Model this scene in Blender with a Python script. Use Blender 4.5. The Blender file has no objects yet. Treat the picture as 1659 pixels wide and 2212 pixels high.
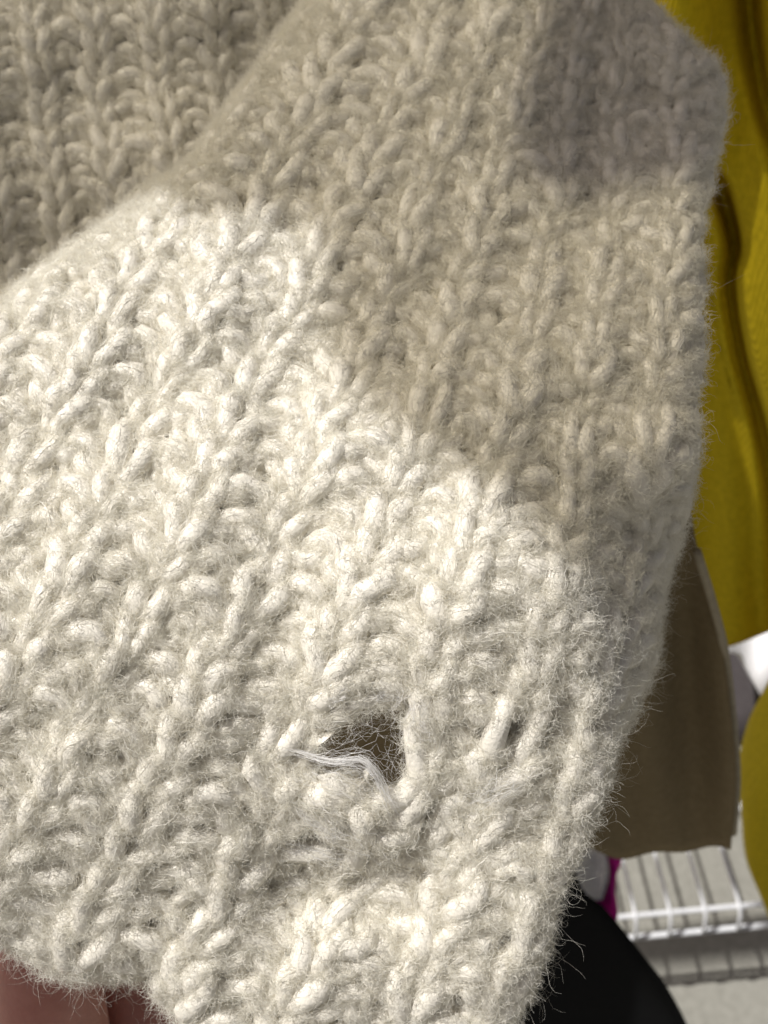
import bpy, math
import numpy as np
from mathutils import Matrix, Vector

rng = np.random.default_rng(11)
scene = bpy.context.scene
COL = scene.collection

# ------------------------------------------------------------------ camera
HFOV = 42.0
FPX = 829.5 / math.tan(math.radians(HFOV / 2))       # focal length for a 1659 px wide frame
PITCH, ROLL = 41.0, -8.0
CAM_POS = Vector((0.0, 0.0, 0.85))
rot = (Matrix.Rotation(math.radians(90 - PITCH), 4, 'X') @ Matrix.Rotation(math.radians(ROLL), 4, 'Z'))
CAM_M = Matrix.Translation(CAM_POS) @ rot
cam_data = bpy.data.cameras.new('camera')
cam = bpy.data.objects.new('camera', cam_data)
COL.objects.link(cam)
cam.matrix_world = CAM_M
cam_data.sensor_fit = 'HORIZONTAL'
cam_data.sensor_width = 24.0
cam_data.lens = 12.0 / math.tan(math.radians(HFOV / 2))
cam_data.clip_start = 0.005
cam_data.clip_end = 100.0
cam_data.dof.use_dof = True
cam_data.dof.focus_distance = 0.153
cam_data.dof.aperture_fstop = 24.0
scene.camera = cam
Rm = np.array(CAM_M.to_3x3())
Tm = np.array(CAM_POS)

# ------------------------------------------------------------------ light
S_CAM = np.array([-0.54, 0.60, 0.59]); S_CAM /= np.linalg.norm(S_CAM)
S_W = Rm @ S_CAM                                      # direction to the sun
ELEV = math.asin(S_W[2]); AZ = math.atan2(S_W[0], S_W[1])
world = bpy.data.worlds.new('World'); scene.world = world
world.use_nodes = True
wn = world.node_tree
bg = wn.nodes['Background']
sky = wn.nodes.new('ShaderNodeTexSky')
sky.sky_type = 'NISHITA'; sky.sun_disc = False
sky.sun_elevation = ELEV; sky.sun_rotation = AZ
sky.air_density = 0.5; sky.dust_density = 8.0; sky.ozone_density = 0.0
wn.links.new(sky.outputs[0], bg.inputs[0])
bg.inputs[1].default_value = 0.05
sun_d = bpy.data.lights.new('sun', 'SUN'); sun_d.energy = 5.0
sun_d.angle = math.radians(0.75); sun_d.color = (1.0, 0.975, 0.94)
sun = bpy.data.objects.new('sun', sun_d); COL.objects.link(sun)
sun.rotation_euler = Vector(S_W).to_track_quat('Z', 'Y').to_euler()
sun.location = (0, 0, 3)
scene.view_settings.view_transform = 'Standard'
scene.view_settings.look = 'None'
scene.view_settings.exposure = -0.06
scene.view_settings.gamma = 1.0
scene.cycles.max_bounces = 10
scene.cycles.diffuse_bounces = 6
scene.cycles.transmission_bounces = 6


# ------------------------------------------------------------------ helpers
def to_world(c):
    return c @ Rm.T + Tm


def px(u, v, D):
    """where a point seen at u, v (1659 x 2212 frame) stands, at distance D (m) along the view axis"""
    u, v, D = np.broadcast_arrays(np.asarray(u, float), np.asarray(v, float), np.asarray(D, float))
    return to_world(np.stack([(u - 829.5) / FPX * D, -(v - 1106) / FPX * D, -D], -1))


def smooth(e0, e1, x):
    t = np.clip((x - e0) / (e1 - e0), 0, 1)
    return t * t * (3 - 2 * t)


def catmull(pts, n=8):
    p = np.array(pts, float)
    p = np.vstack([2 * p[0] - p[1], p, 2 * p[-1] - p[-2]])
    out = []
    for i in range(1, len(p) - 2):
        for k in range(n):
            t = k / n
            out.append(0.5 * (2 * p[i] + (p[i + 1] - p[i - 1]) * t + (2 * p[i - 1] - 5 * p[i] + 4 * p[i + 1] - p[i + 2]) * t * t
                              + (3 * p[i] - p[i - 1] - 3 * p[i + 1] + p[i + 2]) * t ** 3))
    out.append(p[-2])
    return np.array(out)


def curve_dist(u, v, poly):
    """signed distance to a polyline (positive on the right hand of its direction, y down) and the unit direction to the positive side"""
    sh = u.shape
    q = np.stack([u.ravel(), v.ravel()], -1)
    best = np.full(len(q), 1e18); sd = np.zeros(len(q)); g = np.zeros((len(q), 2))
    for a, b in zip(poly[:-1], poly[1:]):
        d = b - a; L = np.hypot(*d) + 1e-9
        t = np.clip(((q - a) @ d) / L ** 2, 0, 1)
        w = q - (a + t[:, None] * d)
        r2 = (w ** 2).sum(1)
        nrm = np.array([-d[1], d[0]]) / L
        side = w @ nrm
        m = r2 < best
        best[m] = r2[m]; sd[m] = np.sign(side[m]) * np.sqrt(r2[m]); g[m] = nrm
    return sd.reshape(sh), g[:, 0].reshape(sh), g[:, 1].reshape(sh)


_nz = np.random.default_rng(5)
NK = [(_nz.normal(size=2) / L, _nz.uniform(0, 6.28), L) for L in (260, 190, 120, 80, 60) for _ in range(4)]


def wob(u, v, seed=0, lo=50, hi=300):
    o = 0; n = 0
    for k, (w, ph, L) in enumerate(NK):
        if lo <= L <= hi:
            o = o + np.sin(u * w[0] * 2.2 + v * w[1] * 2.2 + ph + seed * 1.7 * (k + 1)); n += 1
    return o / math.sqrt(n)


def make_mesh(name, verts, quads, mat, parent=None, origin=None, smooth_sh=True, shade=None, tris=None, mat2=None, split=0):
    me = bpy.data.meshes.new(name)
    verts = np.asarray(verts, np.float64)
    if parent is not None and origin is None:
        origin = np.array(parent.matrix_world.translation)
    if origin is not None:
        verts = verts - np.asarray(origin)
    quads = np.asarray(quads, np.int32).reshape(-1, 4)
    nt = 0 if tris is None else len(tris)
    me.vertices.add(len(verts)); me.vertices.foreach_set('co', verts.astype(np.float32).ravel())
    loops = quads.ravel()
    starts = np.arange(len(quads)) * 4
    if nt:
        tris = np.asarray(tris, np.int32)
        starts = np.concatenate([starts, len(loops) + np.arange(nt) * 3])
        loops = np.concatenate([loops, tris.ravel()])
    me.loops.add(len(loops)); me.loops.foreach_set('vertex_index', loops.astype(np.int32))
    me.polygons.add(len(starts)); me.polygons.foreach_set('loop_start', starts.astype(np.int32))
    me.polygons.foreach_set('use_smooth', np.full(len(starts), smooth_sh))
    if shade is not None:
        at = me.attributes.new('shade', 'FLOAT', 'POINT')
        at.data.foreach_set('value', np.asarray(shade, np.float32))
    me.update(calc_edges=True)
    me.materials.append(mat)
    if mat2 is not None:
        me.materials.append(mat2)
        mi = np.zeros(len(starts), np.int32); mi[split:] = 1
        me.polygons.foreach_set('material_index', mi)
    ob = bpy.data.objects.new(name, me); COL.objects.link(ob)
    if parent is not None:
        ob.parent = parent
    elif origin is not None:
        ob.location = origin
    return ob


def thing(name, label, cat, loc, group=None):
    o = bpy.data.objects.new(name, None); COL.objects.link(o)
    o.empty_display_size = 0.02
    o.location = loc
    o['label'] = label; o['category'] = cat
    if group:
        o['group'] = group
    bpy.context.view_layer.update()
    return o


def tag(o, label, cat, group=None):
    o['label'] = label; o['category'] = cat
    if group:
        o['group'] = group
    return o


def node_mat(name):
    m = bpy.data.materials.new(name); m.use_nodes = True
    return m, m.node_tree, m.node_tree.nodes['Principled BSDF']


def wool_mat(name, col, trans=0.25, var=0.18, bump=0.0):
    m, nt, p = node_mat(name)
    N = nt.nodes
    at = N.new('ShaderNodeAttribute'); at.attribute_name = 'shade'
    geo = N.new('ShaderNodeNewGeometry')
    noise = N.new('ShaderNodeTexNoise'); noise.inputs['Scale'].default_value = 220; noise.inputs['Detail'].default_value = 4
    nt.links.new(geo.outputs['Position'], noise.inputs['Vector'])
    add = N.new('ShaderNodeMath'); add.operation = 'MULTIPLY_ADD'
    nt.links.new(at.outputs['Fac'], add.inputs[0]); add.inputs[1].default_value = 0.65
    mul = N.new('ShaderNodeMath'); mul.operation = 'MULTIPLY'; mul.inputs[1].default_value = 0.35
    nt.links.new(noise.outputs['Fac'], mul.inputs[0]); nt.links.new(mul.outputs[0], add.inputs[2])
    ramp = N.new('ShaderNodeValToRGB')
    ramp.color_ramp.elements[0].position = 0.1; ramp.color_ramp.elements[1].position = 0.9
    c = np.array(col)
    ramp.color_ramp.elements[0].color = (*(c * (1 - var) * np.array([1, 0.985, 0.94])), 1)
    ramp.color_ramp.elements[1].color = (*np.minimum(c * (1 + var * 0.45), 0.93), 1)
    nt.links.new(add.outputs[0], ramp.inputs[0])
    nt.links.new(ramp.outputs[0], p.inputs['Base Color'])
    p.inputs['Roughness'].default_value = 0.42
    p.inputs['Specular IOR Level'].default_value = 0.35
    if bump:
        bn = N.new('ShaderNodeTexNoise'); bn.inputs['Scale'].default_value = 1700; bn.inputs['Detail'].default_value = 3
        nt.links.new(geo.outputs['Position'], bn.inputs['Vector'])
        bb = N.new('ShaderNodeBump'); bb.inputs['Strength'].default_value = bump; bb.inputs['Distance'].default_value = 0.0006
        nt.links.new(bn.outputs['Fac'], bb.inputs['Height']); nt.links.new(bb.outputs[0], p.inputs['Normal'])
    tr = N.new('ShaderNodeBsdfTranslucent'); nt.links.new(ramp.outputs[0], tr.inputs[0])
    mix = N.new('ShaderNodeMixShader'); mix.inputs[0].default_value = trans
    nt.links.new(p.outputs[0], mix.inputs[1]); nt.links.new(tr.outputs[0], mix.inputs[2])
    nt.links.new(mix.outputs[0], N['Material Output'].inputs['Surface'])
    return m


def cloth_mat(name, col, col2=None, wave=0, noise=400, bump=0.3, rough=0.9, wave_dir='Z', dist=0.0006):
    m, nt, p = node_mat(name)
    N = nt.nodes
    geo = N.new('ShaderNodeTexCoord')
    nz = N.new('ShaderNodeTexNoise'); nz.inputs['Scale'].default_value = noise; nz.inputs['Detail'].default_value = 5
    nt.links.new(geo.outputs['Object'], nz.inputs['Vector'])
    ramp = N.new('ShaderNodeValToRGB')
    col2 = col2 or tuple(x * 0.72 for x in col)
    ramp.color_ramp.elements[0].position = 0.3; ramp.color_ramp.elements[1].position = 0.7
    ramp.color_ramp.elements[0].color = (*col2, 1); ramp.color_ramp.elements[1].color = (*col, 1)
    nt.links.new(nz.outputs['Fac'], ramp.inputs[0]); nt.links.new(ramp.outputs[0], p.inputs['Base Color'])
    p.inputs['Roughness'].default_value = rough
    p.inputs['Specular IOR Level'].default_value = 0.15
    b = N.new('ShaderNodeBump'); b.inputs['Strength'].default_value = bump; b.inputs['Distance'].default_value = dist
    if wave:
        wv = N.new('ShaderNodeTexWave'); wv.bands_direction = wave_dir
        wv.inputs['Scale'].default_value = wave; wv.inputs['Distortion'].default_value = 1.2
        wv.inputs['Detail'].default_value = 2
        nt.links.new(geo.outputs['Object'], wv.inputs['Vector'])
        nt.links.new(wv.outputs['Fac'], b.inputs['Height'])
    else:
        nt.links.new(nz.outputs['Fac'], b.inputs['Height'])
    nt.links.new(b.outputs[0], p.inputs['Normal'])
    return m


WOOL = wool_mat('cream_wool_fibres', (0.875, 0.85, 0.79), trans=0.40)
CORE = wool_mat('cream_wool_yarn', (0.80, 0.77, 0.70), trans=0.0, bump=0.30)
FRAY = wool_mat('frayed_white_wool', (0.86, 0.86, 0.87), trans=0.35, var=0.05)
MM = 1e-3

# ------------------------------------------------------------------ ground
def concrete():
    m, nt, p = node_mat('concrete'); N = nt.nodes
    tc = N.new('ShaderNodeTexCoord')
    n1 = N.new('ShaderNodeTexNoise'); n1.inputs['Scale'].default_value = 14; n1.inputs['Detail'].default_value = 8
    n2 = N.new('ShaderNodeTexNoise'); n2.inputs['Scale'].default_value = 160; n2.inputs['Detail'].default_value = 4
    for n in (n1, n2):
        nt.links.new(tc.outputs['Object'], n.inputs['Vector'])
    mx = N.new('ShaderNodeMix'); mx.data_type = 'FLOAT'; mx.inputs[0].default_value = 0.585
    nt.links.new(n1.outputs['Fac'], mx.inputs[2]); nt.links.new(n2.outputs['Fac'], mx.inputs[3])
    r = N.new('ShaderNodeValToRGB')
    r.color_ramp.elements[0].position = 0.32; r.color_ramp.elements[0].color = (0.19, 0.184, 0.158, 1)
    r.color_ramp.elements[1].position = 0.66; r.color_ramp.elements[1].color = (0.27, 0.263, 0.23, 1)
    nt.links.new(mx.outputs[0], r.inputs[0]); nt.links.new(r.outputs[0], p.inputs['Base Color'])
    p.inputs['Roughness'].default_value = 0.9
    b = N.new('ShaderNodeBump'); b.inputs['Strength'].default_value = 0.4; b.inputs['Distance'].default_value = 0.002
    nt.links.new(n2.outputs['Fac'], b.inputs['Height']); nt.links.new(b.outputs[0], p.inputs['Normal'])
    return m


G = 60.0
ground = make_mesh('ground', [(-G, -G, 0), (G, -G, 0), (G, G, 0), (-G, G, 0)], [(0, 1, 2, 3)], concrete(), smooth_sh=False)
ground['kind'] = 'structure'

# ------------------------------------------------------------------ knitted fabric
R_EDGE = 42.0
LEFT_EDGE = catmull([(760, -260), (690, 0), (600, 130), (500, 270), (420, 372), (330, 435), (180, 552), (50, 642), (-130, 760), (-400, 930)])
RIGHT_EDGE = catmull([(1330, -300), (1400, 0), (1480, 90), (1550, 165), (1560, 280), (1530, 400), (1512, 560), (1505, 800), (1500, 1000),
                      (1480, 1100), (1440, 1250), (1400, 1450), (1345, 1600), (1310, 1750), (1240, 1900), (1200, 2050), (1130, 2212), (1040, 2420)]) 
RIGHT_EDGE[:, 0] -= 22 + 32 * smooth(1400, 1850, RIGHT_EDGE[:, 1])
BOTTOM_EDGE = catmull([(-1200, 2420), (-500, 2210), (-230, 2060), (-90, 1985), (0, 1992), (60, 2035), (150, 2075), (240, 2085), (330, 2092), (390, 2150), (440, 2205), (520, 2270), (700, 2420)])
RIDGE = np.array([-26.0, 0.0]) + catmull([(880, 700), (1000, 950), (1120, 1110), (1210, 1215), (1275, 1330), (1300, 1500), (1305, 1680), (1275, 1830), (1225, 2000), (1160, 2212), (1080, 2450)])
STEP = catmull([(1255, -300), (1225, 0), (1210, 100), (1170, 260), (1160, 380), (1172, 440), (1185, 600), (1190, 1000), (1190, 2600)])
HOLE_C = np.array([806.0, 1612.0])
HOLE = np.array([(676, 1628), (718, 1606), (776, 1568), (846, 1540), (866, 1600), (866, 1700), (834, 1694), (788, 1664), (725, 1646)], float)
SMALL_HOLES = [((935, 1752), 30), ((1093, 1574), 30), ((1128, 1620), 22), ((622, 1585), 20), ((672, 1806), 22), ((1112, 1702), 18), ((1090, 2010), 18), ((985, 2165), 20), ((470, 1700), 17)]


def hole_r(u, v):
    q0, q1 = u - HOLE_C[0], v - HOLE_C[1]
    th = np.arctan2(q1, q0)
    hp = HOLE - HOLE_C
    ht = np.arctan2(hp[:, 1], hp[:, 0]); hr = np.hypot(hp[:, 0], hp[:, 1])
    o = np.argsort(ht); ht = ht[o]; hr = hr[o]
    ht = np.concatenate([ht - 2 * np.pi, ht, ht + 2 * np.pi]); hr = np.tile(hr, 3)
    rho = np.interp(th, ht, hr)
    return np.hypot(q0, q1) / rho, th, rho


def sleeve_surface(u, v):
    """u, v where the flat cloth lies in the view -> moved u, v, distance (m), keep mask"""
    u = u + 9 * wob(u, v, 1) + 5 * wob(u, v, 8, 50, 90); v = v + 9 * wob(u, v, 2) + 5 * wob(u, v, 9, 50, 90)
    raw, th, rho = hole_r(u, v)
    RM = 3.0
    rr = np.where(raw < RM, 1 + raw * (RM - 1) / RM, raw)
    f = rr / np.maximum(raw, 1e-4)
    u = HOLE_C[0] + (u - HOLE_C[0]) * f; v = HOLE_C[1] + (v - HOLE_C[1]) * f
    cut = raw < 0.42
    for (cx, cy), r in SMALL_HOLES:
        d = np.hypot(u - cx, v - cy); R = 4.5 * r
        k = np.where(d < R, (r + d * (R - r) / R) / np.maximum(d, 1e-3), 1)
        u = cx + (u - cx) * k; v = cy + (v - cy) * k
    # shape of the cloth, in mm away from the camera
    D = 158.0 + 46 * np.maximum(0, (1250 - v) / 1250) ** 1.25 + 13 * np.maximum(0, (v - 1400) / 800) ** 1.5
    D = D - 3 * np.clip((520 - u) / 520, 0, 1.3) ** 1.4 * smooth(1000, 1500, v)
    D = D + 7.5 * np.exp(-((u - 720) / 190) ** 2 - ((v - 1900) / 110) ** 2)
    D = D - 5.0 * np.exp(-((u - 1020) / 260) ** 2 - ((v - 1280) / 260) ** 2)
    D = D + 1.3 * wob(u, v, 3, 100) + 0.5 * wob(u, v, 4, 50, 90)
    rd, _, _ = curve_dist(u, v, RIDGE)
    x = -rd / 18.0                                     # positive right of the ridge
    D = D + smooth(930, 1330, v) * (18 * np.log1p(np.exp(np.clip(x, -20, 20)))) * 0.074 * 2.5
    sdist, _, _ = curve_dist(u, v, STEP)
    fade = smooth(560, 360, v)
    D = D + 1.5 * smooth(-6, 60, -sdist) * smooth(760, 250, v)
    near = np.clip(1.9 - rr, 0, 0.9)
    up = np.clip(-(np.cos(th) * 0.45 + np.sin(th) * 0.9), -1, 1)   # 1 at the upper left rim
    D = D + near * (3.0 * np.clip(up, 0, 1) - 2.0 * np.clip(-up, 0, 1))
    keep = np.ones(u.shape, bool)
    for poly, sgn, R in ((LEFT_EDGE, -1, 105.0), (RIGHT_EDGE, 1, R_EDGE), (BOTTOM_EDGE, -1, 55.0)):
        d, gx, gy = curve_dist(u, v, poly)
        d, gx, gy = d * sgn, gx * sgn, gy * sgn
        e = np.maximum(R - d, 0); t = e / R
        nd = np.where(t < np.pi / 2, R - R * np.sin(np.minimum(t, np.pi / 2)), (t - np.pi / 2) * R * 0.12)
        drop = np.where(t < np.pi / 2, R * (1 - np.cos(np.minimum(t, np.pi / 2))), R + e - R * np.pi / 2)
        u = np.where(e > 0, u + (nd - d) * gx, u); v = np.where(e > 0, v + (nd - d) * gy, v)
        D = D + np.minimum(drop, 3 * R) * 0.074 * D / 158
        keep &= d > -1.6 * R
    return u, v, D * MM, keep, cut


def hang(Y0, v):
    """distance along the view axis of a sheet hanging plumb Y0 in front of the camera"""
    return Y0 / np.maximum(0.755 + 0.656 * (1106 - v) / FPX, 0.25)


def body_surface(u, v):
    u = u + 7 * wob(u, v, 5); v = v + 7 * wob(u, v, 6)
    D = 236 + 0.15 * (1000 * hang(0.243, v) - 236) + 2.2 * wob(u, v, 7, 100) + 10 * smooth(300, 760, u + 0.4 * v - 200)
    return u, v, D * MM, (u > -1100) & (u < 900), np.zeros(u.shape, bool)


class Knit:
    """a rectangular sheet of rib knit laid on a surface: s counts stitches across, t counts rows down"""
    Q = 6

    def __init__(self, a0, a1, width, slopes, vrows, course, surface, v_mid=900.0):
        a = [a0]
        while a[-1] < a1:
            a.append(a[-1] + width(a[-1]))
        self.nc = len(a) - 1; self.nr = len(vrows) - 1
        Q = self.Q
        s = np.arange(self.nc * Q + 1) / Q; t = np.arange(self.nr * Q + 1) / Q
        av = np.interp(s, np.arange(self.nc + 1), a)
        vb = np.interp(t, np.arange(self.nr + 1), vrows)
        vv = np.arange(-1400, 3600, 10.0)
        U = np.zeros((len(s), len(t))); V = np.zeros((len(s), len(t)))
        aa = np.linspace(a0, a1 + 200, 200)
        bm = np.array([slopes(x, v_mid) for x in aa])
        c = np.concatenate([[0], np.cumsum(-(bm[1:] + bm[:-1]) / 2 * np.diff(aa))]) * course
        c -= np.interp(600, aa, c)
        for i, x in enumerate(av):
            b = slopes(x, vv)
            cu = np.concatenate([[0], np.cumsum((b[1:] + b[:-1]) * 5)])
            cu -= np.interp(v_mid, vv, cu)
            v = vb + np.interp(x, aa, c)
            U[i] = x + np.interp(v, vv, cu); V[i] = v
        u2, v2, D, keep, cut = surface(U, V)
        self.u, self.v, self.keep, self.cut = u2, v2, keep, cut
        self.P = px(u2, v2, D)
        ds = np.gradient(self.P, 1 / Q, axis=0); dt = np.gradient(self.P, 1 / Q, axis=1)
        n = np.cross(dt, ds); n /= np.linalg.norm(n, axis=-1, keepdims=True) + 1e-12
        mid = n[n.shape[0] // 2, n.shape[1] // 2]
        if mid @ (Tm - self.P[n.shape[0] // 2, n.shape[1] // 2]) < 0:
            n = -n
        self.N = n
        self.W = np.linalg.norm(ds, axis=-1)

    def at(self, F, s, t):
        Q = self.Q
        x = np.clip(s * Q, 0, F.shape[0] - 1.001); y = np.clip(t * Q, 0, F.shape[1] - 1.001)
        i = x.astype(int); j = y.astype(int); fx = x - i; fy = y - j
        if F.ndim == 3:
            fx = fx[..., None]; fy = fy[..., None]
        return (F[i, j] * (1 - fx) + F[i + 1, j] * fx) * (1 - fy) + (F[i, j + 1] * (1 - fx) + F[i + 1, j + 1] * fx) * fy

    def build(self, parent, origin, fibres, rmax, rmin, view, wide):
        S = 18
        nc, nr = self.nc, self.nr
        n = nc * S + 1
        idx = np.arange(n)
        cell = np.minimum(idx // S, nc - 1)
        tau = idx / S - cell
        sgn = np.where(cell % 2 == 0, 1.0, -1.0)
        C = np.zeros((nr, n, 3)); RAD = np.zeros((nr, n)); NR = np.zeros((nr, n, 3)); CUT = np.zeros((nr, n)); KEEP = np.zeros((nr, n)); UV = np.zeros((nr, n, 2))
        for j in range(nr):
            jit = rng.normal(size=(5, nc + 2))
            def J(k, amp):
                return amp * np.interp(idx / S, np.arange(nc + 2) + 0.5, jit[k])
            x = cell + tau + (0.235 + J(0, 0.03)) * np.sin(4 * np.pi * tau) + J(1, 0.055)
            hy = 1.55 + J(2, 0.11)
            y = 0.5 * hy * (1 - np.cos(2 * np.pi * tau))
            w = smooth(0, 0.16, tau) * smooth(1, 0.84, tau)
            z = -sgn * 0.66 * np.cos(4 * np.pi * tau) * w + sgn * 0.26 * np.sin(np.pi * tau) + J(3, 0.16)
            tt = j + 1 - y + J(4, 0.07)
            sc = np.clip(self.at(self.W, x, tt) / (5.2 * MM), 0.55, 1.25)
            nn = self.at(self.N, x, tt)
            nn /= np.linalg.norm(nn, axis=-1, keepdims=True) + 1e-12
            C[j] = self.at(self.P, x, tt) + nn * (z * sc)[:, None] * MM
            NR[j] = nn
            RAD[j] = np.clip(0.39 * self.at(self.W, x, tt), rmin * MM, rmax * MM) * (1 + J(0, 0.07) + 0.06 * np.sin(idx * 0.9 + j * 2.1) + 0.07 * rng.normal(size=n))
            CUT[j] = self.at(self.cut.astype(float), x, tt)
            KEEP[j] = self.at(self.keep.astype(float), x, tt)
            UV[j, :, 0] = self.at(self.u, x, tt); UV[j, :, 1] = self.at(self.v, x, tt)
        T = np.gradient(C, axis=1); T /= np.linalg.norm(T, axis=-1, keepdims=True) + 1e-15
        B = np.cross(T, NR); bl = np.linalg.norm(B, axis=-1, keepdims=True)
        B = B / (bl + 1e-9)
        A = np.cross(B, T)
        ok = (KEEP > 0.5) & (CUT < 0.4) & (UV[..., 0] > view[0]) & (UV[..., 0] < view[1]) & (UV[..., 1] > view[2]) & (UV[..., 1] < view[3])
        seg = ok[:, :-1] & ok[:, 1:]
        step = np.linalg.norm(C[:, 1:] - C[:, :-1], axis=-1)
        seg &= step < 6.0 * MM
        self.C, self.A, self.B, self.T, self.RAD, self.ok, self.UV, self.S = C, A, B, T, RAD, ok, UV, S
        ns = 8
        ang = np.arange(ns) / ns * 2 * np.pi
        made = []
        for i in range(nc):
            lo, hi = i * S, (i + 1) * S
            sl = seg[:, lo:hi]
            if sl.sum() < 6:
                continue
            rows = np.nonzero(sl.any(1))[0]
            m = S + 1
            c = C[rows, lo:hi + 1]; a = A[rows, lo:hi + 1]; b = B[rows, lo:hi + 1]; r = RAD[rows, lo:hi + 1] * 0.76
            ring = c[:, :, None] + r[:, :, None, None] * (a[:, :, None] * np.cos(ang)[None, None, :, None] + b[:, :, None] * np.sin(ang)[None, None, :, None])
            verts = ring.reshape(-1, 3)
            base = (np.arange(len(rows))[:, None, None] * m + np.arange(S)[None, :, None]) * ns
            k = np.arange(ns)[None, None]; k2 = (k + 1) % ns
            q = np.stack([base + k, base + k2, base + ns + k2, base + ns + k], -1)
            q = q[sl[rows]].reshape(-1, 4)
            shade = np.full(len(verts), 0.45)
            # fibres lying round the yarn
            rr, cc = np.nonzero(sl)
            per = fibres / S
            cnt = rng.poisson(per, len(rr))
            fr = np.repeat(rr, cnt); fc = np.repeat(cc, cnt) + lo + rng.random(cnt.sum())
            M = len(fr); K = 5 if wide < 0.2 else 4
            ln = rng.uniform(1.6, 4.4, M)
            phi = rng.uniform(-2.1, 2.1, M)
            brushed = rng.random(M) < 0.38
            tw = np.where(brushed, rng.normal(0.1, 0.5, M), rng.normal(0.22, 0.10, M))
            ln = np.where(brushed, rng.uniform(1.1, 3.0, M), ln)
            lift = rng.normal(0.04, 0.11, M); endl = np.where(brushed, np.abs(rng.normal(0.12, 0.30, M)), np.abs(rng.normal(0, 0.1, M)))
            width = rng.uniform(0.6, 1.35, M) * wide * MM * np.where(brushed, 0.65, 1)
            sh = rng.random(M)
            pts = np.zeros((M, K, 3)); rad = np.zeros((M, K, 3))
            for kk in range(K):
                g = np.clip(fc + ln * (kk / (K - 1) - 0.5), 0, n - 1.001)
                g0 = g.astype(int); fg = (g - g0)[:, None]
                cc_ = C[fr, g0] * (1 - fg) + C[fr, g0 + 1] * fg
                aa_ = A[fr, g0] * (1 - fg) + A[fr, g0 + 1] * fg; bb_ = B[fr, g0] * (1 - fg) + B[fr, g0 + 1] * fg
                rad_ = RAD[fr, g0] * (1 - fg[:, 0]) + RAD[fr, g0 + 1] * fg[:, 0]
                e = (kk / (K - 1)) ** 2
                rho = rad_ * (0.90 + lift + endl * e + 0.05 * np.sin(kk * 1.9 + sh * 30))
                ph = phi + tw * (g - fc) + 0.12 * np.sin(kk * 2.3 + sh * 50)
                dr = aa_ * np.cos(ph)[:, None] + bb_ * np.sin(ph)[:, None]
                pts[:, kk] = cc_ + dr * rho[:, None]; rad[:, kk] = dr
            # drop fibres that leap over the hole
            jump = np.linalg.norm(np.diff(pts, axis=1), axis=-1).max(1)
            g_ = np.clip((fc + ln * 0.5).astype(int), 0, n - 1); g2_ = np.clip((fc - ln * 0.5).astype(int), 0, n - 1)
            good = (jump < 2.3 * MM) & ok[fr, g_] & ok[fr, g2_]
            pts, rad, width, sh = pts[good], rad[good], width[good], sh[good]
            fv, fq, fs = ribbons(pts, rad, width, sh)
            verts2 = np.concatenate([verts, fv]); q2 = np.concatenate([q, fq + len(verts)])
            made.append(make_mesh('knit_rib', verts2, q2, CORE, parent, origin, shade=np.concatenate([shade, fs]), mat2=WOOL, split=len(q)))
        return made

    def backing(self, name, parent, origin, off, view):
        Q = 2
        st = self.Q // 2
        P = self.P[::st, ::st]; N = self.N[::st, ::st]; keep = self.keep[::st, ::st]; cut = self.cut[::st, ::st]
        u = self.u[::st, ::st]; v = self.v[::st, ::st]
        good = keep & ~cut & (u > view[0]) & (u < view[1]) & (v > view[2]) & (v < view[3])
        V1 = (P - N * off * MM).reshape(-1, 3); V2 = (P - N * (off + 0.8) * MM).reshape(-1, 3)
        a, b = good.shape
        id_ = np.arange(a * b).reshape(a, b)
        f = good[:-1, :-1] & good[1:, :-1] & good[1:, 1:] & good[:-1, 1:]
        q = np.stack([id_[:-1, :-1], id_[1:, :-1], id_[1:, 1:], id_[:-1, 1:]], -1)[f]
        q = np.concatenate([q, q[:, ::-1] + a * b])
        return make_mesh(name, np.concatenate([V1, V2]), q, CORE, parent, origin, shade=np.full(2 * a * b, 0.3))


def ribbons(pts, rad, width, sh):
    """flat tapering strips along point rows pts (M, K, 3); rad is the outward direction there"""
    M, K, _ = pts.shape
    t = np.gradient(pts, axis=1)
    t /= np.linalg.norm(t, axis=-1, keepdims=True) + 1e-15
    wdir = np.cross(t, rad); wdir /= np.linalg.norm(wdir, axis=-1, keepdims=True) + 1e-9
    nd = np.cross(wdir, t)
    tilt = np.random.default_rng(M + 3).uniform(-0.8, 0.8, M)[:, None, None]
    wdir = wdir * np.cos(tilt) + nd * np.sin(tilt)
    taper = np.interp(np.arange(K) / (K - 1), [0, 0.2, 0.7, 1], [0.35, 1, 1, 0.15])[None, :, None]
    off = wdir * (width[:, None, None] * 0.5 * taper)
    v = np.stack([pts - off, pts + off], 2).reshape(-1, 3)
    b = (np.arange(M)[:, None] * K + np.arange(K - 1)[None]) * 2
    q = np.stack([b, b + 1, b + 3, b + 2], -1).reshape(-1, 4)
    return v, q, np.repeat(sh, K * 2)


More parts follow.
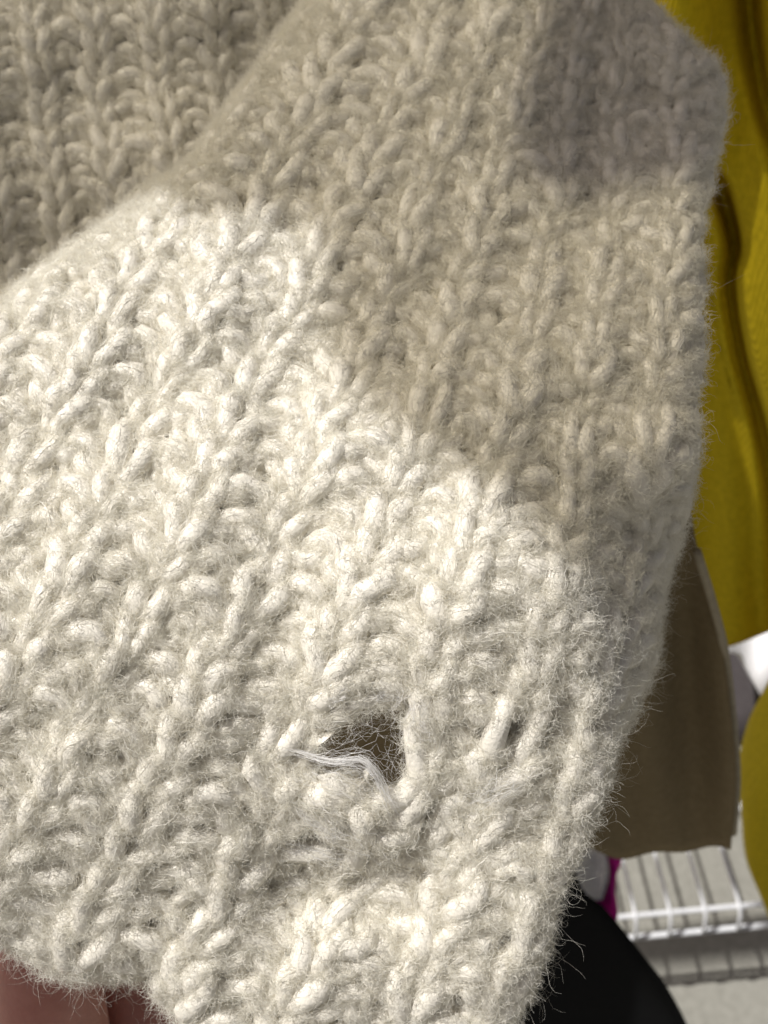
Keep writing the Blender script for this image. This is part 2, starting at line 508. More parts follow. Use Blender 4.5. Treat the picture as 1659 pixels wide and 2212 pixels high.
def loose_fibres(knit, count, view, lmin, lmax, lift, wide, K=9, extra=None):
    """long stray fibres rising off the yarn in curls"""
    rr, cc = np.nonzero(knit.ok)
    uv = knit.UV[rr, cc]
    w = np.ones(len(rr))
    if extra is not None:
        w = extra(uv[:, 0], uv[:, 1])
    sel = rng.choice(len(rr), count, p=w / w.sum())
    rr, cc = rr[sel], cc[sel]
    A, B, T = knit.A[rr, cc], knit.B[rr, cc], knit.T[rr, cc]
    ph = rng.normal(0, 0.9, count)
    out = A * np.cos(ph)[:, None] + B * np.sin(ph)[:, None]
    p = knit.C[rr, cc] + out * (knit.RAD[rr, cc] * 0.9)[:, None]
    side = rng.normal(size=(count, 3)); side -= out * (side * out).sum(1, keepdims=True); side /= np.linalg.norm(side, axis=1, keepdims=True)
    d = side + out * rng.uniform(0.15, lift, count)[:, None]; d /= np.linalg.norm(d, axis=1, keepdims=True)
    L = rng.uniform(lmin, lmax, count) * MM
    axis = rng.normal(size=(count, 3)); axis /= np.linalg.norm(axis, axis=1, keepdims=True)
    curl = rng.normal(0, 0.45, count)
    pts = np.zeros((count, K, 3)); pts[:, 0] = p
    for k in range(1, K):
        c = curl * (1 + 0.6 * np.sin(k + curl * 9))
        d = d * np.cos(c)[:, None] + np.cross(axis, d) * np.sin(c)[:, None]
        d = d - out * 0.05
        d += rng.normal(0, 0.10, d.shape)
        d /= np.linalg.norm(d, axis=1, keepdims=True)
        p = p + d * (L / (K - 1))[:, None]
        pts[:, k] = p
    tocam = Tm - pts; tocam /= np.linalg.norm(tocam, axis=-1, keepdims=True)
    return ribbons(pts, np.repeat(out[:, None], K, 1), rng.uniform(0.6, 1.3, count) * wide * MM, rng.uniform(0.3, 1, count))


def wool_halo(knit, name, parent, origin, count, lmin, lmax, radius, K=6, out_amt=0.35, curl_amt=0.30, extra=None):
    """short brushed fibres standing off the yarn as true hair strands"""
    rr, cc = np.nonzero(knit.ok)
    w = np.ones(len(rr)) if extra is None else extra(knit.UV[rr, cc][:, 0], knit.UV[rr, cc][:, 1])
    sel = rng.choice(len(rr), count, p=w / w.sum())
    rr, cc = rr[sel], cc[sel]
    A, B, T = knit.A[rr, cc], knit.B[rr, cc], knit.T[rr, cc]
    ph = rng.uniform(-2.0, 2.0, count)
    out = A * np.cos(ph)[:, None] + B * np.sin(ph)[:, None]
    p = knit.C[rr, cc] + out * (knit.RAD[rr, cc] * rng.uniform(0.74, 1.10, count))[:, None] + T * rng.uniform(-0.4, 0.4, count)[:, None] * MM
    side = np.cross(out, T)
    th = rng.normal(0.3, 0.75, count)
    d = T * (np.cos(th) * rng.choice([-1, 1], count, p=[.3, .7]))[:, None] + side * np.sin(th)[:, None] + out * (rng.normal(0.12, out_amt, count))[:, None]
    d /= np.linalg.norm(d, axis=1, keepdims=True)
    L = lmin + (lmax - lmin) * rng.random(count) ** 1.6
    L = L * MM
    ax = rng.normal(size=(count, 3)) + out * 0.6; ax /= np.linalg.norm(ax, axis=1, keepdims=True)
    cu = rng.choice([-1, 1], count) * rng.uniform(0.35, 1.35, count) * curl_amt
    pts = np.zeros((count, K, 3)); pts[:, 0] = p
    for k in range(1, K):
        c = cu + rng.normal(0, 0.25, count)
        ax = ax + rng.normal(0, 0.35, ax.shape); ax /= np.linalg.norm(ax, axis=1, keepdims=True)
        d = d * np.cos(c)[:, None] + np.cross(ax, d) * np.sin(c)[:, None]
        d /= np.linalg.norm(d, axis=1, keepdims=True)
        p = p + d * (L / (K - 1))[:, None]
        pts[:, k] = p
    cv = bpy.data.hair_curves.new(name)
    cv.add_curves([K] * count)
    cv.attributes['position'].data.foreach_set('vector', (pts - origin).astype(np.float32).ravel()) if 'position' in cv.attributes else None
    rad = (rng.uniform(0.7, 1.3, count)[:, None] * radius * MM * np.interp(np.arange(K) / (K - 1), [0, 0.6, 1], [1, 0.9, 0.3])[None]).astype(np.float32)
    ra = cv.attributes.get('radius') or cv.attributes.new('radius', 'FLOAT', 'POINT')
    ra.data.foreach_set('value', rad.ravel())
    sa = cv.attributes.new('shade', 'FLOAT', 'CURVE'); sa.data.foreach_set('value', rng.uniform(0.25, 1, count).astype(np.float32))
    cv.materials.append(WOOL)
    ob = bpy.data.objects.new(name, cv); COL.objects.link(ob); ob.parent = parent
    ob['kind'] = 'stuff'
    return ob


def sl_slopes(a, v):
    ta = [-400, -100, 600, 1300, 1750]
    r0 = np.interp(a, ta, [-.62, -.60, -.45, -.03, 0.02]); r1 = np.interp(a, ta, [-.62, -.60, -.50, -.13, -.05]); r2 = np.interp(a, ta, [-.46, -.48, -.58, -.42, -.32])
    k0 = np.clip((np.asarray(v, float) - 0) / 900, 0, 1); k1 = np.clip((np.asarray(v, float) - 900) / 1100, 0, 1)
    return (r0 * (1 - k0) + r1 * k0) * (1 - k1) + r2 * k1


VIEW = (-110, 1780, -110, 2330)
base_pt = px(900, 1300, 0.2)
sweater = thing('sweater', 'cream chunky ribbed wool sweater with a torn hole in its fuzzy sleeve', 'sweater', Vector(base_pt))
ORG = np.array(base_pt)

rows = [-700.0]
while rows[-1] < 2700:
    rows.append(rows[-1] + float(np.interp(rows[-1], [-100, 900, 1500, 2300], [64, 77, 76, 66])))
K1 = Knit(-900, 1720, lambda a: float(np.interp(a, [-500, 300, 900, 1300, 1600], [98, 100, 94, 74, 56])), sl_slopes, rows, 0.75, sleeve_surface)
sleeve = K1.backing('sleeve', sweater, ORG, 2.2, (-800, 1780, -150, 2420))
sl_org = ORG
K1.build(sleeve, ORG, 240, 2.75, 1.3, VIEW, 0.08)
rows2 = list(np.arange(-1496, 1100, 52.0))
K2 = Knit(-1050, 900, lambda a: 63.0, lambda a, v: 0.12 + 0.0 * np.asarray(v, float), rows2, 0.4, body_surface, 350.0)
VIEW2 = (-90, 800, -90, 900)
body = K2.backing('body', sweater, ORG, 2.6, (-1000, 800, -1400, 900))
K2.build(body, ORG, 90, 2.8, 1.4, VIEW2, 0.15)


def halo_weight(u, v):
    d, _, _ = curve_dist(u, v, LEFT_EDGE)
    hr, _, _ = hole_r(u, v)
    return 1.0 + 1.6 * smooth(90, 30, -d) - 0.8 * (hr < 1.25) + 0.4 * (hr > 1.2) * (hr < 1.8)


def fuzz_weight(u, v):
    w = np.full(u.shape, 0.35)
    w = w + 1.2 * smooth(1100, 1500, v)
    hr, _, _ = hole_r(u, v)
    w += 0.2 * (hr < 1.9)
    for poly, s in ((RIGHT_EDGE, 1), (BOTTOM_EDGE, -1), (LEFT_EDGE, -1)):
        d, _, _ = curve_dist(u, v, poly)
        w += (1.3 if s == 1 else 2.6 if poly is BOTTOM_EDGE else 1.0) * (d * s < 70) * smooth(500, 1300, v + (600 if poly is LEFT_EDGE else 0))
    return w


wool_halo(K1, 'fuzz', sleeve, ORG, 950000, 0.7, 2.9, 0.0215, curl_amt=0.45, out_amt=0.35, extra=halo_weight)
wool_halo(K1, 'stray_fibre', sleeve, ORG, 24000, 3, 9, 0.013, K=13, out_amt=0.8, curl_amt=0.42, extra=fuzz_weight)
wool_halo(K2, 'fuzz', body, ORG, 150000, 1.0, 3.6, 0.028, curl_amt=0.45, out_amt=0.35)


f_u, f_v = K1.u.ravel(), K1.v.ravel(); f_P = K1.P.reshape(-1, 3); f_N = K1.N.reshape(-1, 3); f_k = K1.keep.ravel() & ~K1.cut.ravel()


def on_sleeve(pts, lift):
    out = []
    for u, v in pts:
        k = np.argmin((f_u - u) ** 2 + (f_v - v) ** 2 + (~f_k) * 1e9)
        D = -((f_P[k] - Tm) @ Rm)[2]
        out.append(px(u, v, D - lift * MM))
    return np.array(out)


def bundle(pts, lift, spread, count, wide, K=10, wander=0.8):
    c = on_sleeve(catmull(pts, 5), lift)
    for _ in range(3):
        c[1:-1] = (c[:-2] + 2 * c[1:-1] + c[2:]) / 4
    n = len(c)
    a = rng.random(count) * 0.6; b = np.minimum(a + rng.uniform(0.25, 0.6, count), 1.0)
    g = (a[:, None] + (b - a)[:, None] * np.linspace(0, 1, K)[None]) * (n - 1.001)
    i0 = g.astype(int); f = (g - i0)[..., None]
    p = c[i0] * (1 - f) + c[np.minimum(i0 + 1, n - 1)] * f
    o = rng.normal(0, spread * MM, (count, 1, 3)); o2 = rng.normal(0, spread * wander * MM, (count, K, 3)); o2 = np.cumsum(o2, axis=1) * 0.6
    p = p + o + o2
    tc = Tm - p; tc /= np.linalg.norm(tc, axis=-1, keepdims=True)
    return ribbons(p, tc, rng.uniform(0.6, 1.3, count) * wide * MM, rng.random(count))


acc_v, acc_q, acc_s, off_ = [], [], [], 0
for args in ([[(600, 1622), (640, 1620), (690, 1640), (735, 1645), (778, 1640), (802, 1655), (822, 1690), (838, 1725), (862, 1765)], 2.4, 0.16, 34, 0.06],
             [[(598, 1622), (640, 1622), (690, 1640), (735, 1646), (775, 1640), (800, 1655), (822, 1690), (838, 1725), (866, 1770)], 3.0, 0.38, 90, 0.045],
             [[(640, 1655), (700, 1662), (770, 1665), (810, 1700), (835, 1750)], 3.2, 1.1, 60, 0.035],
             [[(616, 1720), (650, 1755), (679, 1779), (715, 1797), (755, 1807)], 3.4, 0.45, 60, 0.045],
             [[(640, 1700), (700, 1735), (760, 1790), (820, 1840)], 3.0, 1.3, 50, 0.035],
             [[(588, 1799), (640, 1830), (720, 1850), (790, 1845)], 3.0, 0.6, 60, 0.04],
             [[(800, 1512), (826, 1501), (850, 1497), (878, 1513)], 3.0, 0.3, 60, 0.06],
             [[(707, 1521), (730, 1507), (751, 1493)], 3.2, 0.3, 60, 0.06],
             [[(690, 1600), (730, 1580), (790, 1550), (850, 1530)], 0.5, 1.4, 50, 0.03],
             [[(864, 1540), (868, 1600), (866, 1660), (856, 1700)], 0.5, 1.0, 26, 0.032],
             [[(880, 1470), (905, 1500), (890, 1560), (930, 1600)], 3.0, 0.9, 60, 0.04],
             [[(985, 1745), (1035, 1720), (1090, 1690), (1150, 1650)], 4.2, 0.8, 40, 0.04]):
    v_, q_, s_ = bundle(*args)
    acc_v.append(v_); acc_q.append(q_ + off_); acc_s.append(s_); off_ += len(v_)
fy = make_mesh('frayed_yarn', np.concatenate(acc_v), np.concatenate(acc_q), FRAY, sleeve, ORG, shade=np.concatenate(acc_s))

# ------------------------------------------------------------------ garments round the sweater
def interp_curve(pts):
    c = catmull(pts, 8)
    o = np.argsort(c[:, 1])
    return lambda v: np.interp(v, c[o, 1], c[o, 0])


def panel(name, left, right, top, hem, depth, mat, thick=0.004, nu=60, nv=70, parent=None):
    """a hanging piece of cloth: left / right are curves u(v), top / hem are functions v(u), depth(u, v) in m; closed shell"""
    lf, rf = interp_curve(left), interp_curve(right)
    s = np.linspace(0, 1, nu)[:, None]; t = np.linspace(0, 1, nv)[None]
    vmid = top + t * (1.0 if callable(hem) else (hem - top))
    if callable(hem):
        ug = lf(np.full(1, top))[0] * (1 - s) + rf(np.full(1, top))[0] * s
        v = np.zeros((nu, nv)); u = np.repeat(ug, nv, 1)
        for _ in range(6):
            v = top + t * (hem(u) - top)
            u = lf(v) * (1 - s) + rf(v) * s
    else:
        v = np.repeat(vmid, nu, 0); u = lf(v) * (1 - s) + rf(v) * s
    e = np.minimum(s, 1 - s) / 0.04
    roll = np.clip(1 - e, 0, 1) ** 2 * 0.006
    D = depth(u, v) + roll
    F = px(u, v, D)
    n = np.cross(np.gradient(F, axis=1), np.gradient(F, axis=0)); n /= np.linalg.norm(n, axis=-1, keepdims=True) + 1e-12
    if (n * (Tm - F)).sum() < 0:
        n = -n
    Bk = F - n * thick
    V = np.concatenate([F.reshape(-1, 3), Bk.reshape(-1, 3)])
    i = np.arange(nu * nv).reshape(nu, nv); o = nu * nv
    q = np.stack([i[:-1, :-1], i[1:, :-1], i[1:, 1:], i[:-1, 1:]], -1).reshape(-1, 4)
    qs = [q, q[:, ::-1] + o]
    for ring in (i[0], i[-1], i[:, 0], i[:, -1]):
        qs.append(np.stack([ring[:-1], ring[1:], ring[1:] + o, ring[:-1] + o], -1))
    org = px(np.mean(u), np.max(v), np.mean(D)) if parent is None else None
    return make_mesh(name, V, np.concatenate(qs), mat, parent, org)


def tube_path(path, r, ns=10):
    path = np.asarray(path, float)
    t = np.gradient(path, axis=0); t /= np.linalg.norm(t, axis=1, keepdims=True)
    ref = np.array([0.31, 0.17, 0.93])
    a = np.cross(t, ref); a /= np.linalg.norm(a, axis=1, keepdims=True); b = np.cross(t, a)
    ang = np.arange(ns) / ns * 2 * np.pi
    ring = path[:, None] + r * (a[:, None] * np.cos(ang)[None, :, None] + b[:, None] * np.sin(ang)[None, :, None])
    V = ring.reshape(-1, 3); k = np.arange(ns); k2 = (k + 1) % ns
    q = [np.stack([i * ns + k, i * ns + k2, (i + 1) * ns + k2, (i + 1) * ns + k], -1) for i in range(len(path) - 1)]
    V = np.concatenate([V, path[:1], path[-1:]]); n0 = len(V) - 2
    tr = np.concatenate([np.stack([np.full(ns, n0), k2, k], -1), np.stack([np.full(ns, n0 + 1), k + (len(path) - 1) * ns, k2 + (len(path) - 1) * ns], -1)])
    return V, np.concatenate(q), tr


MUSTARD = cloth_mat('mustard_knit', (0.70, 0.54, 0.018), (0.56, 0.43, 0.012), wave=330, noise=420, bump=0.3, wave_dir='X', dist=0.0007)
TAUPE = cloth_mat('taupe_jersey', (0.22, 0.172, 0.098), (0.185, 0.145, 0.08), wave=0, noise=420, bump=0.5, dist=0.001)
BLACK = cloth_mat('black_cloth', (0.004, 0.0045, 0.0055), None, noise=600, bump=0.15, rough=1.0)
WHITE = cloth_mat('white_cloth', (0.80, 0.80, 0.82), (0.74, 0.74, 0.76), noise=500, bump=0.1)
MAUVE = cloth_mat('mauve_grey_cloth', (0.075, 0.066, 0.068), None, noise=500, bump=0.1)
GREEN = cloth_mat('grey_green_cloth', (0.075, 0.085, 0.06), None, noise=500, bump=0.1)


def fold_line(pts):
    c = catmull(pts, 8); o = np.argsort(c[:, 1])
    return lambda v: np.interp(v, c[o, 1], c[o, 0])


f1 = fold_line([(1600, -300), (1621, 17), (1652, 215), (1700, 420), (1720, 900)])
f2 = fold_line([(1500, 250), (1541, 365), (1587, 521), (1578, 608), (1600, 760), (1660, 1000), (1690, 1400)])


def mustard_depth(u, v):
    d = hang(0.295, v) - 0.00003 * np.clip(u - 1500, -200, 330) + 0.006 * np.sin(u / 60.0 + v / 400.0) + 0.004 * np.sin(u / 27.0 - v / 300.0)
    d = d + 0.022 * np.exp(-((u - f1(v)) / 26) ** 2) + 0.03 * smooth(330, 420, v) * np.exp(-((u - f2(v)) / 20) ** 2)
    d = d + 0.03 * smooth(250, 700, v) * smooth(-10, 60, f2(v) - u)
    return d


mus = thing('mustard_sweater', 'mustard yellow fine ribbed sweater hanging in deep folds right of the cream sleeve', 'sweater', Vector(px(1650, 1400, 0.36)))
panel('body', [(1180, -2600), (1250, -400), (1350, 400), (1420, 900), (1440, 1500)], [(2300, -2600), (2050, -400), (2100, 600), (2150, 1500)], -2500,
      lambda u: 1392 - 0.22 * np.clip(u - 1560, -400, 400) + 8 * np.sin(u / 40), mustard_depth, MUSTARD, nu=110, nv=190, parent=mus)
panel('sleeve', [(1690, 1400), (1655, 1480), (1615, 1560), (1594, 1660), (1601, 1750), (1610, 1850), (1640, 1930), (1668, 2000)],
      [(1960, 1380), (1990, 1700), (1960, 2010)], 1420, 1985,
      lambda u, v: hang(0.255, v) + 0.05 * ((u - 1790) / 190) ** 2 + 0.004 * np.sin(u / 30 + v / 90), MUSTARD, nu=50, nv=60, parent=mus)

def taupe_depth(u, v):
    return hang(0.195, v) + smooth(1000, 1250, u) * 0.011 * np.sin(u / 62.0 + v / 500) + smooth(1000, 1250, u) * 0.006 * np.sin(u / 29.0 - v / 260)


def taupe_hem(u):
    return 1842 + 10 * np.sin((u - 1290) / 48.0) + 6 * np.sin(u / 23.0)


tp = thing('taupe_garment', 'dark taupe ribbed garment with a wavy hem hanging behind the torn cream sleeve', 'garment', Vector(px(1400, 1842, 0.37)))
TR = [(1440, 500), (1470, 900), (1500, 1150), (1540, 1300), (1562, 1400), (1580, 1550), (1590, 1680), (1577, 1860)]
panel('body', [(420, 500), (430, 1200), (480, 1900)], TR, 560, taupe_hem, taupe_depth, TAUPE, nu=160, nv=60, parent=tp)
c_ = catmull([(1505, 1190), (1542, 1310), (1566, 1410), (1583, 1550), (1592, 1680), (1584, 1800)], 6)
V, q, t = tube_path(px(c_[:, 0], c_[:, 1], hang(0.195, c_[:, 1]) + 0.004), 0.0013, 8)
make_mesh('edge_seam', V, q, cloth_mat('seam_cloth', (0.42, 0.37, 0.27), None, noise=300), tp, tris=t)
wh = panel('white_garment', [(1530, 1250), (1556, 1400), (1562, 1520)], [(1800, 1250), (1830, 1560)], 1260,
           lambda u: 1412 + 95 * smooth(1596, 1650, u) - 30 * smooth(1690, 1760, u), lambda u, v: 0.60 + 0.010 * np.sin(u / 28.0), WHITE, nu=50, nv=30)
tag(wh, 'bright white cloth in sunlight under the hem of the mustard sweater', 'garment')
mv = panel('mauve_garment', [(1555, 1300), (1560, 1450), (1582, 1560), (1600, 1640)], [(1690, 1300), (1665, 1500), (1640, 1580), (1615, 1640)], 1320, 1612,
           lambda u, v: 0.64 + 0.006 * np.sin(u / 30.0), MAUVE, nu=30, nv=30)
tag(mv, 'small grey mauve cloth below the bright white cloth', 'garment')
bk = panel('black_garment', [(560, 1700), (540, 2100), (520, 2700)], [(1180, 1700), (1235, 1860), (1262, 1925), (1300, 1955), (1340, 2000), (1395, 2070), (1440, 2130), (1490, 2225), (1560, 2400), (1640, 2700)], 1720, 2650,
           lambda u, v: hang(0.20, v) + 0.012 * np.sin(u / 90.0), BLACK, nu=60, nv=80)
tag(bk, 'black garment with a sloping edge below the cream sleeve', 'garment')


MAGENTA = cloth_mat('magenta_cloth', (0.75, 0.04, 0.42), (0.62, 0.02, 0.33), noise=160, bump=0.2)
pk = thing('printed_garment', 'magenta cloth with a white patch between the black garment and the wire shelf', 'garment', Vector(px(1290, 2030, 0.50)))
panel('body', [(1215, 1780), (1225, 2060)], [(1346, 1700), (1344, 1850), (1332, 1890), (1328, 1930), (1334, 1980), (1318, 2030), (1300, 2200)], 1800, 2030,
      lambda u, v: 0.50 + 0.004 * np.sin(u / 20.0), MAGENTA, nu=40, nv=40, parent=pk)
panel('white_patch', [(1215, 1800), (1215, 1960)], [(1300, 1800), (1312, 1850), (1316, 1890), (1306, 1930), (1296, 1960)], 1800, 1945,
      lambda u, v: 0.492 + 0.004 * np.sin(u / 20.0), WHITE, thick=0.003, nu=20, nv=20, parent=pk)
gg = panel('grey_green_garment', [(60, 1900), (40, 2700)], [(660, 1900), (700, 2700)], 1900, 2600,
           lambda u, v: 0.34 + 0.006 * np.sin(u / 40.0), GREEN, nu=40, nv=30)
tag(gg, 'dark grey green garment seen beside the fingers under the sleeve edge', 'garment')

# ------------------------------------------------------------------ the hand holding the sleeve edge
def skin_mat():
    m, nt, p = node_mat('skin'); N = nt.nodes
    tc = N.new('ShaderNodeTexCoord')
    n = N.new('ShaderNodeTexNoise'); n.inputs['Scale'].default_value = 120; n.inputs['Detail'].default_value = 6
    nt.links.new(tc.outputs['Object'], n.inputs['Vector'])
    r = N.new('ShaderNodeValToRGB')
    r.color_ramp.elements[0].position = 0.3; r.color_ramp.elements[0].color = (0.42, 0.175, 0.14, 1)
    r.color_ramp.elements[1].position = 0.7; r.color_ramp.elements[1].color = (0.54, 0.26, 0.21, 1)
    nt.links.new(n.outputs['Fac'], r.inputs[0]); nt.links.new(r.outputs[0], p.inputs['Base Color'])
    p.inputs['Roughness'].default_value = 0.55
    p.inputs['Subsurface Weight'].default_value = 0.25
    p.inputs['Subsurface Radius'].default_value = (0.003, 0.0012, 0.0006)
    p.inputs['Subsurface Scale'].default_value = 0.6
    v = N.new('ShaderNodeTexVoronoi'); v.inputs['Scale'].default_value = 900
    nt.links.new(tc.outputs['Object'], v.inputs['Vector'])
    b = N.new('ShaderNodeBump'); b.inputs['Strength'].default_value = 0.25; b.inputs['Distance'].default_value = 0.0003
    nt.links.new(v.outputs['Distance'], b.inputs['Height']); nt.links.new(b.outputs[0], p.inputs['Normal'])
    return m


def hand():
    J = [(-150, 3050, .235, 30, 22),                                                           # 0 wrist
         (60, 2860, .212, 30, 17), (170, 2690, .196, 16, 13), (135, 2440, .183, 12.6, 12.0), (112, 2200, .175, 11.6, 11.0), (96, 2060, .172, 10.2, 9.5), (90, 2005, .173, 7.5, 7.0),   # thumb 1-6
         (520, 2800, .222, 14, 12), (440, 2480, .201, 9.6, 9.4), (345, 2270, .195, 8.9, 8.7), (272, 2130, .193, 8.1, 7.9), (238, 2060, .194, 5.8, 5.6),                        # index 7-11
         (640, 2870, .236, 13, 12), (600, 2530, .214, 9.6, 9.4), (500, 2390, .205, 8.9, 8.6), (415, 2330, .203, 8.0, 7.6), (375, 2300, .204, 5.8, 5.6),                        # middle 12-16
         (680, 2980, .252, 12, 11), (660, 2660, .226, 9.0, 8.8), (560, 2520, .216, 8.3, 8.0), (470, 2480, .212, 7.4, 7.0), (430, 2470, .212, 5.2, 5.0),                        # ring 17-21
         (640, 3080, .266, 11, 10), (650, 2820, .238, 7.8, 7.5), (570, 2690, .228, 7.0, 6.8), (495, 2650, .223, 6.2, 6.0), (460, 2640, .222, 4.6, 4.4),                        # little 22-26
         (250, 2960, .232, 28, 15),                                                            # 27 palm
         (-700, 3600, .33, 36, 30)]                                                            # 28 forearm
    E = [(0, 1), (1, 2), (2, 3), (3, 4), (4, 5), (5, 6), (0, 27), (27, 7), (7, 8), (8, 9), (9, 10), (10, 11), (27, 12), (12, 13), (13, 14), (14, 15), (15, 16),
         (27, 17), (17, 18), (18, 19), (19, 20), (20, 21), (27, 22), (22, 23), (23, 24), (24, 25), (25, 26), (0, 28)]
    P = np.array([px(a, b, c + 0.030) for a, b, c, _, _ in J]); o = P[0]
    me = bpy.data.meshes.new('hand'); me.from_pydata([tuple(x) for x in P - o], E, []); me.update()
    ob = bpy.data.objects.new('hand', me); COL.objects.link(ob); ob.location = o
    sk = ob.modifiers.new('skin', 'SKIN'); sk.use_smooth_shade = True
    if not me.skin_vertices:
        bpy.context.view_layer.objects.active = ob
    for k, j in enumerate(J):
        d = me.skin_vertices[0].data[k]; d.radius = (j[3] * MM * 1.1, j[4] * MM * 1.1); d.use_root = (k == 0)
    sb = ob.modifiers.new('sub', 'SUBSURF'); sb.levels = 2; sb.render_levels = 3
    me.materials.append(skin_mat())
    tag(ob, 'bare hand pinching the lower left edge of the cream sleeve', 'hand')


hand()

# ------------------------------------------------------------------ wire shelf
def ray_to_z(u, v, z):
    d = px(u, v, 1.0) - Tm
    return Tm + d * ((z - Tm[2]) / d[2])


SHELF_Z = 0.12
def z4(x, y):
    return (2200 + x * .4967) / 1.8228, (3200 + y * .4967) / 1.8228


b0 = ray_to_z(*z4(400, 835), SHELF_Z); b1 = ray_to_z(*z4(1600, 725), SHELF_Z)
bd = (b1 - b0) / np.linalg.norm(b1 - b0)
back = np.array([-bd[1], bd[0], 0.0])


def white_wire():
    m, nt, p = node_mat('white_coated_wire')
    n = nt.nodes.new('ShaderNodeTexNoise'); n.inputs['Scale'].default_value = 90
    tc = nt.nodes.new('ShaderNodeTexCoord'); nt.links.new(tc.outputs['Object'], n.inputs['Vector'])
    r = nt.nodes.new('ShaderNodeValToRGB'); r.color_ramp.elements[0].color = (0.62, 0.63, 0.65, 1); r.color_ramp.elements[1].color = (0.80, 0.81, 0.83, 1)
    nt.links.new(n.outputs['Fac'], r.inputs[0]); nt.links.new(r.outputs[0], p.inputs['Base Color'])
    p.inputs['Roughness'].default_value = 0.35
    return m


WIRE = white_wire()
shelf = thing('wire_shelf', 'white wire shelf low over the sunlit concrete at the bottom right', 'shelf', Vector(b0))
LIP = 0.024
mid = b0
starts = []
hits = [ray_to_z(*z4(x, y), SHELF_Z) for x, y in ((600, 790), (880, 770), (1140, 760), (1430, 740))]
xs = [float((h - b0) @ bd) for h in hits]
pitch_w = (xs[-1] - xs[0]) / 3
WR = 0.0014
for k in range(-12, 8):
    x0 = xs[0] + pitch_w * k
    o = b0 + bd * x0
    path = [o + back * 0.42 + [0, 0, WR * 2], o + back * 0.2 + [0, 0, WR * 2], o + back * 0.006 + [0, 0, WR * 2], o + back * 0.0 + [0, 0, WR * 1.4],
            o - back * 0.004 - [0, 0, 0.002], o - back * 0.006 - [0, 0, LIP * 0.5], o - back * 0.0065 - [0, 0, LIP]]
    V, q, t = tube_path(path, WR, 8)
    make_mesh('wire', V, q, WIRE, shelf, tris=t)
for off, zz, rr in ((0.0, 0.0, 0.0020), (-0.004, -LIP - 0.002, 0.0022), (0.20, -0.001, 0.0026), (0.40, -0.001, 0.0026)):
    o = b0 + back * off + np.array([0, 0, zz])
    V, q, t = tube_path([o + bd * x for x in np.linspace(-0.33, 0.33, 9)], rr, 10)
    make_mesh('crossbar', V, q, WIRE, shelf, tris=t)
for x in (-0.32, 0.32):
    for bk_ in (0.012, 0.40):
        o = b0 + bd * x + back * bk_
        V, q, t = tube_path([[o[0], o[1], 0.0], [o[0], o[1], SHELF_Z * 0.5], [o[0], o[1], SHELF_Z + 0.9]], 0.0085, 12)
        make_mesh('post', V, q, WIRE, shelf, tris=t)

# ------------------------------------------------------------------ coat added unseen, high left of the camera, to shade the sleeve
SHADE_EDGE = [(-250, 560), (150, 430), (300, 415), (380, 430), (450, 475), (560, 500), (650, 492), (715, 510), (742, 600), (735, 690), (757, 800), (830, 900), (950, 985), (1040, 1035), (1130, 1105), (1210, 1175), (1260, 1255), (1288, 1330)]
edge3 = np.array([f_P[np.argmin((f_u - u) ** 2 + (f_v - v) ** 2 + (~f_k) * 1e9)] for u, v in SHADE_EDGE])
BLOCKER_X = -0.28
ZO = (-0.20 - BLOCKER_X) * S_W[2] / -S_W[0]


def sheer_mat():
    """thin open weave: passes some tinted sun to set the depth and warmth of the shade"""
    m, nt, p = node_mat('sheer_blocker_weave'); N = nt.nodes
    p.inputs['Base Color'].default_value = (0.40, 0.35, 0.27, 1); p.inputs['Roughness'].default_value = 0.95
    t = N.new('ShaderNodeBsdfTransparent'); t.inputs[0].default_value = (1.0, 0.968, 0.865, 1)
    mx = N.new('ShaderNodeMixShader'); mx.inputs[0].default_value = 0.585
    nt.links.new(p.outputs[0], mx.inputs[1]); nt.links.new(t.outputs[0], mx.inputs[2])
    nt.links.new(mx.outputs[0], N['Material Output'].inputs['Surface'])
    return m


hemp = (edge3 + ((BLOCKER_X - edge3[:, 0]) / S_W[0])[:, None] * S_W)[:, 1:]


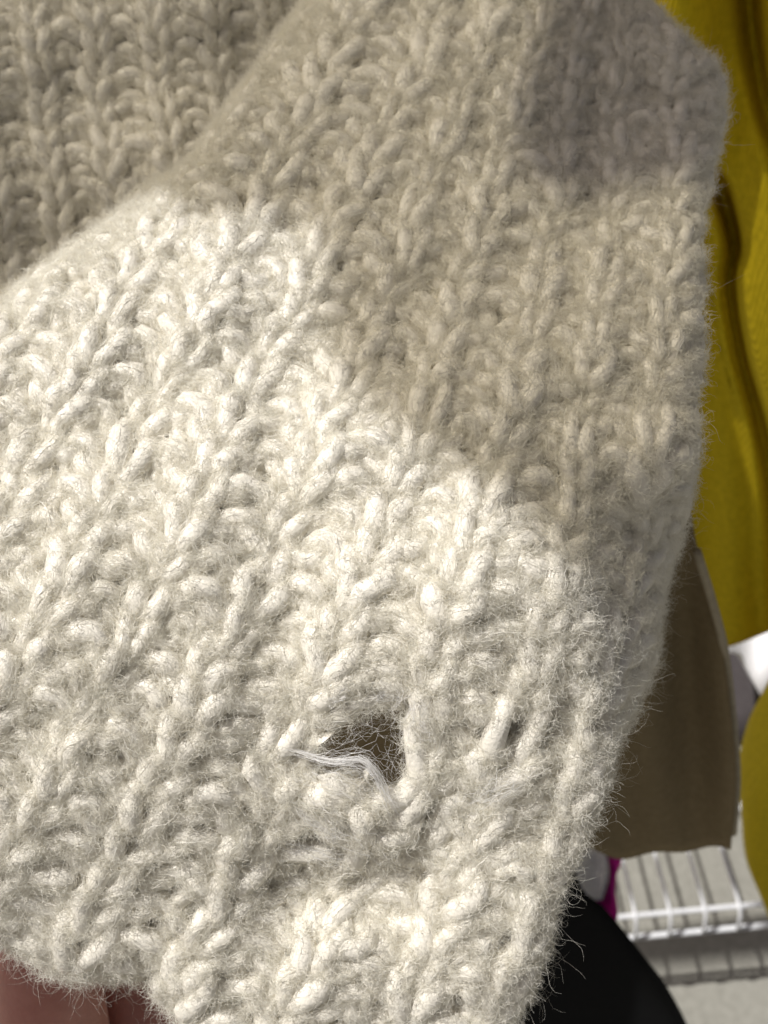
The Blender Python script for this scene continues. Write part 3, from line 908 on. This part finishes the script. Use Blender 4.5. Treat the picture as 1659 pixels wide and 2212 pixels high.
def plate(name, poly, x, thick, mat, parent):
    """cloth cut to an outline in the y-z plane, with its thickness"""
    from mathutils.geometry import tessellate_polygon
    poly = np.asarray(poly, float); n = len(poly)
    tri = np.array(tessellate_polygon([[Vector((0, a, b)) for a, b in poly]]))
    f = np.column_stack([np.full(n, x), poly]); b = f - [thick, 0, 0]
    k = np.arange(n); k2 = (k + 1) % n
    return make_mesh(name, np.concatenate([f, b]), np.stack([k, k2, k2 + n, k + n], -1), mat, parent, tris=np.concatenate([tri, tri[:, ::-1] + n]), smooth_sh=False)


ct = thing('sun_blocker', 'oatmeal coat added unseen left of the sleeve to shade it', 'blocker', (BLOCKER_X, 0.25, 0.9))
plate('panel', np.vstack([hemp, np.array([(0.085, 1.34), (0.07, 1.6), (0.09, 2.05), (0.80, 2.05), (0.80, 1.62), (0.40, 1.40), (0.303, 1.20), (0.297, 0.90), (0.205, 0.90)]) + [0, ZO]]), BLOCKER_X, 0.002, sheer_mat(), ct)

# the coat's opaque lining, unseen, added to darken the sleeve's upper right
DARK_EDGE = [(1228, -80), (1214, 60), (1182, 200), (1166, 300), (1170, 400), (1240, 442), (1300, 455), (1380, 440), (1440, 400), (1490, 420)]
dk3 = np.array([f_P[np.argmin((f_u - u) ** 2 + (f_v - v) ** 2 + (~f_k) * 1e9)] for u, v in DARK_EDGE])
LX = BLOCKER_X + 0.02
dh = (dk3 + ((LX - dk3[:, 0]) / S_W[0])[:, None] * S_W)[:, 1:]
plate('overlay', np.vstack([dh[::-1], [(dh[0, 0] + 0.006, dh[0, 1] + 0.012), (0.236, 2.2), (0.185, 2.2)]]), LX, 0.003, cloth_mat('overlay_cloth', (0.36, 0.31, 0.20), None), ct)

# the rail of the clothes rack, unseen, placed so its shadow is the broad band on the concrete
qf = ray_to_z(*z4(1100, 1085), 0.0)
rc = qf + S_W * (1.55 / S_W[2])
rail = thing('unseen_rail', 'steel rail of the clothes rack running unseen above the garments', 'rail', Vector(rc))
V, q, t = tube_path([rc + bd * x for x in np.linspace(-0.8, 0.8, 9)], 0.0125, 16)
make_mesh('tube', V, q, WIRE, rail, tris=t)
# nt_ = sum(len(o.data.polygons) for o in bpy.data.objects if o.type == 'MESH')
# print('POLYS', nt_, 'RIBS', len([o for o in bpy.data.objects if o.name.startswith('knit_rib')]))
